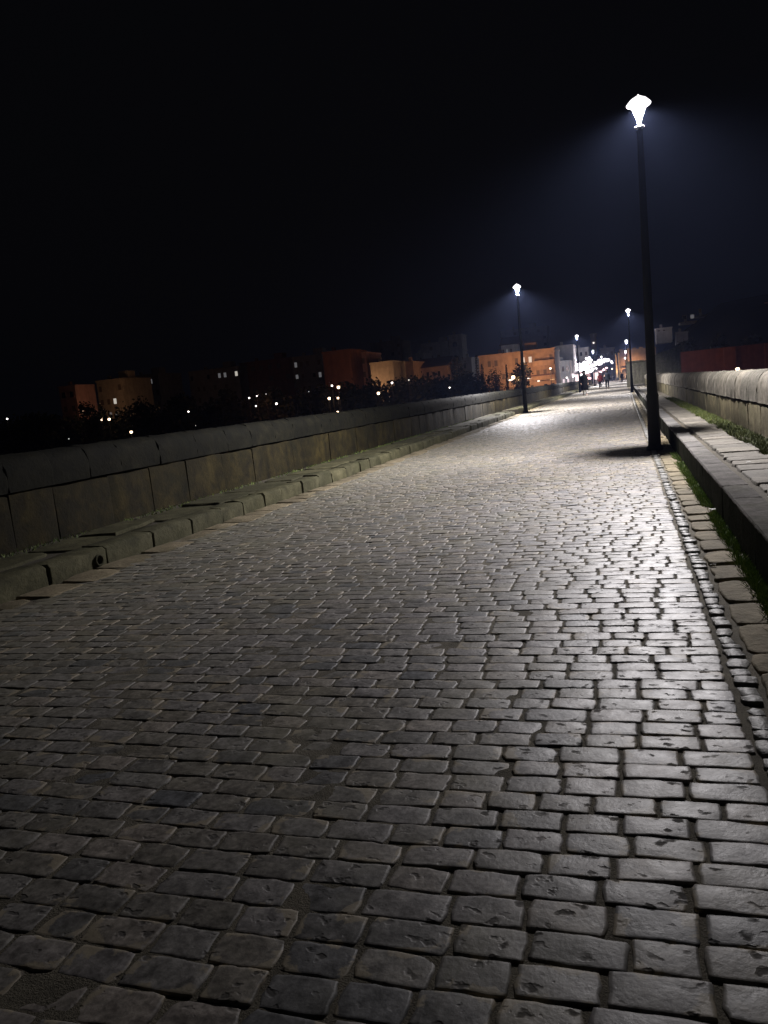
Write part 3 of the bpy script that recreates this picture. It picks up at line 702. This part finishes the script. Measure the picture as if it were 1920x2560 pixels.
# fortress
t = empty('fortress_wall', (at(1549, 900, 222).x, 222, -2)); tag(t, 'orange floodlit fortress wall with an arched gateway at the end of the bridge', 'wall')
fx1 = at(1640, 870, 222).x-t.location.x; fh = at(1590, 872, 222).z+2
fwm = MB().box(0, fx1, 0, 5, -2, fh).build('curtain_wall', W['stone'], t)
for k in range(int(fx1/1.7)): MB().box(k*1.7, k*1.7+1, -.05, .9, fh-.01, fh+.35).build('merlon', W['stone'], t) if k % 1 == 0 else None
ga = at(1560, 905, 222).x-t.location.x
MB().box(ga-1.2, ga+1.6, -1.2, -.01, -2, 5.2).build('gatehouse', W['stone'], t)
bmv = bmesh.new(); n = 12; vv = [bmv.verts.new((ga+.2-.8, 0, 0)), bmv.verts.new((ga+.2+.8, 0, 0))]+[bmv.verts.new((ga+.2+.8*math.cos(math.pi*i/n), 0, 3.2+.8*math.sin(math.pi*i/n))) for i in range(n+1)]
fc = bmv.faces.new(vv); ex = bmesh.ops.extrude_face_region(bmv, geom=[fc]); bmesh.ops.translate(bmv, verts=[v for v in ex['geom'] if isinstance(v, bmesh.types.BMVert)], vec=(0, .04, 0))
me = bpy.data.meshes.new('m'); bmv.to_mesh(me); o = link('gateway', me, M['pane'], t, False); o.location = (0, -1.25, 1)

# long red wall on the right bank
def rwall():
    a = at(1650, 890, 175); b = at(2080, 842, 175)
    t = empty('rampart_wall', (a.x, 175, -3)); tag(t, 'long dull red rampart on the right, above the parapet and behind one warm lamp', 'wall')
    H = at(1800, 873, 175).z+3
    MB().box(0, b.x-a.x, 0, 3, -3, H).build('curtain_wall', W['brick'], t)
    for px in (1808, 1910, 2010):
        c = at(px, 873, 175).x-a.x
        MB().box(c, c+2.2, -1.4, -.01, -3, H+.25).build('buttress', W['brick'], t)
    MB().box(-.1, b.x-a.x, -.25, 3.1, H, H+.25).build('ledge', W['brick'], t)
rwall()
# pale upper houses on the right hill
B('pale flat roofed house low on the right skyline just right of the big lamp post', 1640, 1680, 822, 230, W['white'], rows=1, cols=3, zb=12, depth=8)
B('small white house with a long lit terrace on the right hill', 1702, 1741, 806, 240, W['white'], rows=1, cols=2, zb=17, depth=8, lit=((0, 1, 'litd'),))
B('blue grey boxy house on the crest of the right hill', 1744, 1770, 790, 250, W['grey'], rows=1, cols=2, zb=19, depth=8)
B('dark house with one thin pale parapet at the far right of the skyline', 1833, 1878, 792, 240, W['grey'], rows=1, cols=4, zb=18, depth=8)
B('brownish house at the extreme right edge of the skyline', 1908, 1960, 787, 235, W['pink'], rows=1, cols=3, zb=18, depth=8)
B('dark house on the right hillside with one small lit window', 1690, 1720, 832, 228, W['grey'], rows=1, cols=2, zb=11, depth=6, lit=((0, 0, 'litw'),))
# hill under them
gx = np.linspace(5, 220, 40); gy = np.linspace(205, 420, 30); Xg, Yg = np.meshgrid(gx, gy)
Zg = -1 + 20*np.clip((Yg-205)/35, 0, 1)*np.clip((Xg-6)/20, 0, 1) + np.sin(Xg*.2)*.5
me = grid_mesh(np.stack([Xg, Yg, Zg], -1)[None]); attrs(me, rnd=np.full(1200, .5)); tag(link('hill', me, M['ground']), kind='structure')

# ---------------------------------------------------------------- trees
def tree(px, py_top, px_w, Y, zb, label, kind='round', group='dark trees on the far bank', n=1300, name=None):
    c = at(px, py_top, Y); H = c.z-zb; rad = (at(px+px_w/2, py_top, Y)-at(px-px_w/2, py_top, Y)).x/2
    t = empty(name or {'cypress': 'cypress_tree', 'palm': 'palm_tree'}.get(kind, 'broadleaf_tree'), (c.x, Y, zb)); tag(t, label, 'tree', group)
    tr = MB()
    if kind == 'palm':
        tr.tube([(0, 0, 0), (.1, 0, H*.5), (.0, 0, H*.93)], [.32, .24, .2], 8); tr.build('trunk', M['palmbark'], t)
        P = []
        for k in range(34):
            a = random.uniform(0, 6.28); up = random.uniform(-.3, 1); L = rad*random.uniform(.9, 1.4)
            prev = None
            for s_ in range(5):
                f0, f1 = s_/5, (s_+1)/5
                pp = [Vector((math.cos(a)*L*f, math.sin(a)*L*f, H*.93+up*L*f-1.0*L*f*f)) for f in (f0, f1)]
                w_ = Vector((-math.sin(a), math.cos(a), 0))*.22*(1-f0*.7)
                P.append([[pp[0]-w_, pp[0]+w_], [pp[1]-w_*.8, pp[1]+w_*.8]])
        P = np.array(P).reshape(-1, 2, 2, 3)
    else:
        top = H*(.75 if kind == 'round' else .9)
        tr.tube([(0, 0, 0), (random.uniform(-.2, .2), 0, H*.3), (0, 0, top)], [.32, .22, .06], 8)
        for k in range(6):
            a = random.uniform(0, 6.28); z0 = H*random.uniform(.25, .5); L = rad*random.uniform(.5, .9)
            tr.tube([(0, 0, z0), (math.cos(a)*L*.5, math.sin(a)*L*.5, z0+H*.15), (math.cos(a)*L, math.sin(a)*L, z0+H*.25)], [.12, .08, .03], 5)
        tr.build('trunk', M['bark'], t)
        if kind == 'cypress':
            z = rng.uniform(.04, 1, n); rr = rad*np.sin(np.pi*np.clip(z*.85+.12, 0, 1))**.8*rng.uniform(.5, 1.08, n); a = rng.uniform(0, 6.28, n)
            C = np.stack([rr*np.cos(a), rr*np.sin(a), z*H], -1)
        else:
            K = 22; kc = rng.normal(0, 1, (K, 3)); kc /= np.linalg.norm(kc, axis=1)[:, None]; kc *= rng.uniform(.35, .72, (K, 1))
            kc = kc*[rad, rad, H*.44]+[0, 0, H*.54]
            kr = rng.uniform(.32, .5, K)*max(rad, H*.3); id_ = rng.integers(0, K, n)
            d = rng.normal(0, 1, (n, 3)); d /= np.linalg.norm(d, axis=1)[:, None]; d *= rng.uniform(.45, 1.1, (n, 1))
            C = kc[id_]+d*kr[id_][:, None]*[1, 1, .85]
        sz = rng.uniform(.5, 1.2, n)*max(.16, rad*.14)
        a1 = rng.normal(0, 1, (n, 3)); a1 /= np.linalg.norm(a1, axis=1)[:, None]; b1 = np.cross(a1, rng.normal(0, 1, (n, 3))); b1 /= np.linalg.norm(b1, axis=1)[:, None]
        a1 *= sz[:, None]; b1 *= sz[:, None]*.6
        P = np.stack([np.stack([C-a1*.9, C-b1], 1), np.stack([C+b1, C+a1], 1)], 1)
    me = grid_mesh(P); attrs(me, rnd=np.broadcast_to(rng.uniform(0, 1, len(P))[:, None, None], (len(P), 2, 2)))
    link('crown', me, M['leaf'], t, False); return t
M['palmbark'] = simple('palm_bark', (.3, .22, .14), .9)
T = tree
T(1300, 893, 52, 165, -3, 'dark round tree in front of the orange apartments, behind the nearest left lamp post')
T(1235, 902, 36, 158, -4, 'dark bushy tree at the left end of the orange apartments')
T(1265, 912, 9, 160, -3, 'thin dark cypress between the bushy tree and the round tree', 'cypress', n=600)
T(1190, 888, 12, 165, -4, 'tall dark cypress left of the orange apartments', 'cypress', n=700)
T(1204, 910, 14, 160, -4, 'shorter dark cypress touching the bushy tree', 'cypress', n=600)
T(1142, 872, 38, 170, -4, 'tallest dark tree, in front of the cream tower')
T(1100, 925, 60, 150, -5, 'wide black tree in front of the long low orange house')
T(1060, 930, 30, 152, -5, 'small black tree at the left end of the long low orange house')
T(1172, 925, 44, 150, -5, 'black tree just above the parapet, right of the tallest tree')
T(1003, 905, 22, 165, -4, 'dark tree overlapping the narrow orange house')
T(1020, 930, 30, 150, -5, 'dark shrubby tree lit from below with red brown light')
T(900, 945, 60, 150, -5, 'broad black tree right of the rust red block')
T(765, 950, 70, 150, -5, 'broad black tree below the dark flats')
T(680, 950, 60, 150, -5, 'black tree below the dull red brick block')
T(560, 960, 90, 150, -5, 'wide black tree below the long low apartment block')
T(440, 965, 90, 140, -5, 'wide black tree left of the long low apartment block')
T(350, 975, 60, 140, -5, 'black tree right of the brown house with the bright window')
T(215, 975, 50, 135, -5, 'black tree between the two brown houses on the far left')
T(90, 990, 90, 130, -5, 'leftmost black tree on the far bank')
wood = []
for k, px in enumerate(range(20, 1200, 26)):
    hy = 938+.1*(1560-px); c = at(px+random.uniform(-8, 8), hy-random.uniform(28, 60), 148+random.uniform(-4, 4)); H = c.z+4; n = 700; rad = random.uniform(2.2, 3.4)
    d = rng.normal(0, 1, (n, 3)); d /= np.linalg.norm(d, axis=1)[:, None]; d *= rng.uniform(.35, 1.0, (n, 1))*rng.uniform(.8, 1.15, (n, 1))
    C = d*[rad, rad, H*.5]+[c.x, c.y, c.z-H*.5]; sz = rng.uniform(.25, .6, n)
    a1 = rng.normal(0, 1, (n, 3)); a1 /= np.linalg.norm(a1, axis=1)[:, None]; b1 = np.cross(a1, rng.normal(0, 1, (n, 3))); b1 /= np.linalg.norm(b1, axis=1)[:, None]
    a1 *= sz[:, None]; b1 *= sz[:, None]*.6
    wood.append(np.stack([np.stack([C-a1*.9, C-b1], 1), np.stack([C+b1, C+a1], 1)], 1))
wood = np.concatenate(wood); me = grid_mesh(wood); attrs(me, rnd=np.broadcast_to(rng.uniform(0, 1, len(wood))[:, None, None], (len(wood), 2, 2)))
tag(link('riverside_wood', me, M['leaf'], None, False), 'black belt of riverside trees and bushes along the bank before the town houses', 'wood', kind='stuff')
T(1538.5, 876, 7, 214, -1, 'left one of two slender palms lit orange before the fortress', 'palm', 'floodlit palms')
T(1545.5, 873, 7, 216, -1, 'right one of two slender palms lit orange before the fortress', 'palm', 'floodlit palms')
T(1600, 898, 40, 120, -2, 'dark tree mass behind the stone bastion', group='trees right of the bridge')
T(1650, 880, 50, 135, -3, 'dark tree just right of the nearest lamp post, before the red rampart', group='trees right of the bridge')
T(1720, 830, 70, 200, -2, 'black tree on the slope above the red rampart', group='trees right of the bridge')
T(1800, 825, 80, 202, -2, 'wide black tree high above the middle of the red rampart', group='trees right of the bridge')
T(1880, 820, 80, 200, -2, 'rightmost black tree above the red rampart', group='trees right of the bridge')
T(1510, 842, 26, 300, -1, 'dim brown tree beside the slender tower', group='dark trees on the far bank')

# ---------------------------------------------------------------- small street lamps of the town
def town_lamp(px, py, Y, r, label, mat='glass_orange', light=0, col=(1, .53, .27), off=-1.2):
    p = at(px, py, Y); zb = min(-1.0 if Y > 170 else -9.5+9*max(0, (Y-100)/75)**.8, p.z-3.5) if Y > 100 else p.z-4
    t = empty('street_lamp', (p.x, Y, zb)); tag(t, label, 'street lamp', 'small street lamps of the town'); h = p.z-zb
    MB().lathe([(.1, -.3), (.08, .4), (.05, h-r*1.1)], 8).build('pole', M['iron'], t, True)
    MB().lathe([(r*.25, h-r), (r*.75, h-r*.7), (r, h), (r*.8, h+r*.6), (r*.2, h+r)], 12).build('lamp_globe', M[mat], t, True)
    MB().lathe([(r*.9, h+r*.75), (r*.3, h+r*1.25)], 12).build('cap', M['iron'], t, True)
    if light:
        ld = bpy.data.lights.new('lamp_light', 'POINT'); ld.energy = light*(.042 if Y == 140 else .045 if px > 1600 else .115); ld.color = col; ld.shadow_soft_size = .3
        lo = bpy.data.objects.new('lamp_light', ld); COL.objects.link(lo); lo.parent = t; lo.location = (0, off, h)
    return t
L = town_lamp
M['glass_warm'] = emit('lit_globe_warm', (1, .72, .45), 6); M['glass_wht'] = emit('lit_globe_white', (1, .93, .85), 5); M['glass_dim'] = emit('lit_globe_dim', (.9, .95, .9), .8)
M['glass_orange'] = emit('lit_globe_orange', (1, .6, .3), 7)
L(18, 1047, 120, .16, 'small whitish street lamp at the left edge of the photo', 'glass_wht', 60)
L(205, 1030, 140, .32, 'bright orange street lamp under the small dim brown house', 'glass_warm', 6000, off=9)
L(254, 1048, 140, .28, 'left lamp of the bright pair under the brown house', 'glass_warm', 1800)
L(273, 1048, 140, .28, 'right lamp of the bright pair under the brown house', 'glass_warm', 9000, off=13)
L(328, 1080, 120, .25, 'orange street lamp low above the parapet, right of the bright pair', 'glass_warm', 300)
L(172, 1097, 110, .1, 'faint small lamp low over the parapet at far left', 'glass_dim')
L(471, 1029, 130, .16, 'lone white street lamp in the dark left of centre', 'glass_wht', 40)
L(489, 1064, 110, .06, 'faintest lamp speck below the lone white one', 'glass_dim')
L(623, 995, 140, .16, 'left upper lamp of a small cluster of four', 'glass_wht', 120)
L(642, 990, 140, .12, 'topmost small lamp of the cluster of four', 'glass_wht', 100)
L(640, 1015, 130, .15, 'lowest lamp of the cluster of four', 'glass_wht', 50)
L(691, 1009, 135, .21, 'brightest and rightmost lamp of the cluster of four', 'glass_wht', 100)
L(772, 979, 140, .08, 'tiny lamp speck under the dark flats', 'glass_dim')
L(846, 968, 140, .29, 'largest lamp directly under the rust red block', 'glass_warm', 16000, off=20)
L(830, 964, 140, .18, 'smaller paler lamp touching the left of the largest one', 'glass_wht', 600)
L(823, 996, 140, .27, 'orange lamp at lower left under the rust red block', 'glass_warm', 1500)
L(845, 995, 140, .21, 'orange lamp at lower middle under the rust red block', 'glass_warm', 1500)
L(844, 1030, 120, .18, 'lowest warm lamp just above the parapet under the rust red block', 'glass_warm', 60)
L(946, 983, 140, .28, 'bright orange lamp below the low house with shop windows', 'glass_warm', 5500, off=14)
L(938, 1020, 115, .17, 'white lamp touching the parapet top below the low house', 'glass_wht', 50)
L(980, 957, 140, .2, 'pale yellow lamp on a lit post right of the low house', 'glass_wht', 1200)
L(1124, 969, 130, .12, 'tiny white lamp in the black trees', 'glass_wht', 40)
L(1022, 950, 140, .15, 'orange lamp hidden in the shrubby tree before the narrow orange house', 'glass_dim', 5000, off=-2)
L(1283, 943, 160, .38, 'glaring orange lamp under the round tree', 'glass_warm', 26000, off=9)
L(1376, 921, 168, .2, 'orange lamp on a slim lit post before the balconies', 'glass_warm', 22000, off=-2)
L(1844, 923, 120, .28, 'single warm lamp just over the right parapet', 'glass_warm', 900, col=(1, .45, .2))
L(1725, 935, 165, .1, 'low lamp hidden behind the right parapet below the red rampart', 'glass_dim', 9000, col=(1, .4, .16), off=-3)
L(1815, 935, 165, .1, 'another low lamp hidden behind the right parapet before the buttress', 'glass_dim', 5000, col=(1, .35, .15), off=-3)
L(665, 985, 140, .1, 'dim lamp before the dull red brick block', 'glass_dim', 9000, col=(1, .4, .2), off=-3)

L(1398, 939, 196, .2, 'white lamp beside the left market stall', 'glass_wht', 900, (1, .9, .85))
L(1417, 944, 198, .2, 'low white lamp between the two left market stalls', 'glass_wht', 900, (1, .9, .85))
L(1388, 946, 190, .16, 'small orange lamp at the right end of the orange apartments', 'glass_warm', 900)
L(1530, 922, 210, .16, 'small orange lamp left of the two slender palms', 'glass_warm', 1200)
L(1296, 948, 165, .2, 'lower orange lamp right of the glaring one under the round tree', 'glass_warm', 1500)
def spot(name, loc, to, e, col, ang=80, parent=None):
    ld = bpy.data.lights.new(name, 'SPOT'); ld.energy = e*.45; ld.color = col; ld.spot_size = R(ang); ld.spot_blend = .8; ld.shadow_soft_size = .2
    lo = bpy.data.objects.new(name, ld); COL.objects.link(lo); lo.location = loc; d = Vector(to)-Vector(loc); lo.rotation_euler = d.to_track_quat('-Z', 'Y').to_euler(); return lo
# fortress floodlights (ground fittings)
def flood(x, y, z, to, e, label, col=(1, .52, .27)):
    t = empty('floodlight', (x, y, z)); tag(t, label, 'floodlight', 'ground floodlights')
    MB().box(-.25, .25, -.15, .15, -.9, .1).build('housing', M['iron'], t); MB().box(-.2, .2, -.1, .1, .102, .12).build('lens', M['lito'], t)
    spot('flood_light', (x, y, z+.3), to, e, col, 70)
fo = at(1590, 900, 222)
flood(fo.x-2, 216, .8, (fo.x-2, 222, 2.5), 8000, 'orange floodlight at the foot of the fortress wall')
flood(fo.x+1.5, 216, .8, (fo.x+.5, 222, 2.5), 6000, 'orange floodlight at the right of the fortress wall foot')
fp = at(1541, 900, 214); flood(fp.x, 211, .8, (fp.x+.3, 215, 5), 5000, 'orange floodlight between the two palms', (1, .6, .25))

# ---------------------------------------------------------------- festive lights
M['bulb'] = emit('festive_bulb', (1, .95, 1), 4.5); M['bulbp'] = emit('pink_bulb', (1, .55, .6), 3)
bulb_me = None
def garland(pts, n, Y, r, label, mat, sag=0):
    global bulb_me
    P = [at(a, b, Y) for a, b in pts]; c0 = P[0]
    t = empty('light_garland', c0); tag(t, label, 'festive lights', 'festive light garlands over the street')
    MB().tube([p-c0 for p in P], .04, 5).build('cord', M['iron'], t)
    L_ = [0]
    for a, b in zip(P[:-1], P[1:]): L_.append(L_[-1]+(b-a).length)
    b_me = MB().lathe([(r*.3, -r), (r*.85, -r*.5), (r, 0), (r*.8, r*.6), (r*.2, r)], 10).mesh(); b_me.materials.append(mat)
    for k in range(n):
        s = L_[-1]*(k+.5)/n; i = max(j for j in range(len(L_)-1) if L_[j] <= s); f_ = (s-L_[i])/(L_[i+1]-L_[i]); q = P[i].lerp(P[i+1], f_)-c0
        o = bpy.data.objects.new('bulb', b_me); COL.objects.link(o); o.parent = t; o.location = q+Vector((random.gauss(0, .1), random.gauss(0, .3), -r*1.1+random.gauss(0, .12)))
        o.scale = (random.uniform(.8, 1.3),)*3
G = garland
G([(1414, 917), (1422, 913), (1436, 911), (1450, 908), (1462, 904), (1470, 900)], 14, 222, .48, 'longest upper garland of white bulbs, rising rightwards over the left of the street', M['bulb'])
G([(1424, 924), (1440, 920), (1456, 917), (1472, 913)], 14, 226, .56, 'thick white garland in the middle of the glare', M['bulb'])
G([(1425, 919), (1440, 915), (1455, 912), (1470, 911)], 14, 229, .56, 'upper of the two garlands crossing the glare', M['bulb'])
G([(1463, 893), (1472, 893), (1478, 898), (1474, 903), (1462, 905)], 9, 220, .32, 'small curled white garland topmost over the street', M['bulb'])
G([(1475, 911), (1484, 908), (1495, 905), (1503, 903)], 9, 232, .42, 'white garland right of the glare', M['bulb'])
G([(1494, 899), (1504, 899), (1513, 896), (1524, 897)], 9, 236, .38, 'white garland at the upper right, over the walking pair', M['bulb'])
G([(1484, 905), (1500, 901), (1516, 900)], 8, 240, .32, 'fine white garland between the two right ones', M['bulb'])
G([(1491, 929), (1503, 927), (1512, 920), (1520, 917)], 11, 225, .2, 'low string of pink bulbs over the walking pair', M['bulbp'])
G([(1455, 928), (1466, 925), (1476, 922)], 8, 224, .38, 'low white garland right behind the hooded walker', M['bulb'])
G([(1405, 938), (1430, 933), (1452, 935)], 9, 214, .2, 'low pinkish string of bulbs left of the hooded walker', M['bulbp'])
G([(1527, 901), (1532, 903)], 2, 230, .3, 'two separate white bulbs at the right end of the festive lights', M['bulb'])
G([(1431, 935), (1444, 931), (1455, 934)], 8, 214, .34, 'white string of bulbs hanging low at the left of the hooded walker', M['bulb'])
G([(1476, 924), (1484, 921), (1492, 917)], 6, 228, .3, 'short white string of bulbs between the glare and the pink string', M['bulb'])
G([(1405, 921), (1413, 919), (1423, 917)], 6, 216, .24, 'short string of small white bulbs left of the glare', M['bulb'])
G([(1440, 946), (1452, 943), (1466, 944), (1478, 941)], 10, 220, .26, 'lowest string of warm white bulbs, just above the parapet behind the hooded walker', M['bulbp'])
# stalls under the lights
M['stall_lit'] = emit('stall_glow', (1, .74, .72), 1.8); M['canvas'] = simple('pale_canvas', (.6, .52, .5), .8)
for (px, wpx, lab) in ((1400, 12, 'white lit market stall left of the far left lamp post'), (1437, 14, 'pink lit market stall beside the far left lamp post'), (1483, 14, 'rose lit market stall behind the walking pair')):
    p = at(px, 952, 206); wm = at(px+wpx, 952, 206).x-p.x
    t = empty('market_stall', (p.x, 206, -1)); tag(t, lab, 'market stall', 'market stalls under the lights')
    MB().box(0, wm, 0, 2, -1, 1.9).build('counter', M['canvas'], t); MB().box(.1, wm-.1, 2.0, 2.1, 1.9, 3.6).build('lit_back_panel', M['stall_lit'], t)
    bm = bmesh.new(); vs = [bm.verts.new(c) for c in ((-.3, -.4, 3.6), (wm+.3, -.4, 3.6), (wm+.3, 2.3, 3.6), (-.3, 2.3, 3.6), (wm/2, 1, 4.7))]
    for q in ((0, 1, 4), (1, 2, 4), (2, 3, 4), (3, 0, 4), (3, 2, 1, 0)): bm.faces.new([vs[i] for i in q])
    me = bpy.data.meshes.new('m'); bm.to_mesh(me); link('canopy', me, M['canvas'], t, False)
    for xx in (0, wm): MB().tube([(xx, -.1, 1.9), (xx, -.1, 3.6)], .05).build('post', M['iron'], t)
for px, py, Y, e, c in ((1452, 900, 196, 3500, (.6, .75, 1)), (1456, 920, 226, 16000, (.9, .9, 1)), (1500, 905, 222, 7000, (1, .85, .95)), (1410, 920, 196, 2500, (1, .8, .75))):
    ld = bpy.data.lights.new('festive_light', 'POINT'); ld.energy = e*.3; ld.color = c; ld.shadow_soft_size = 1.0
    lo = bpy.data.objects.new('festive_light', ld); COL.objects.link(lo); lo.location = at(px, py, Y)

# ---------------------------------------------------------------- haze
hz = MB().box(-1600, 1600, -450, 1900, -13, 140).build('haze', None); tag(hz, kind='stuff')
hm = bpy.data.materials.new('haze_air'); hm.use_nodes = True; nt = hm.node_tree; nt.nodes.remove(nt.nodes['Principled BSDF'])
pv = nt.nodes.new('ShaderNodeVolumePrincipled'); pv.inputs['Color'].default_value = (.42, .53, 1, 1); pv.inputs['Density'].default_value = .00042
pv.inputs['Anisotropy'].default_value = .15
nt.links.new(pv.outputs[0], nt.nodes['Material Output'].inputs['Volume']); hz.data.materials.append(hm)
tag(hz, 'thin bluish night haze in the air over the bridge', None)
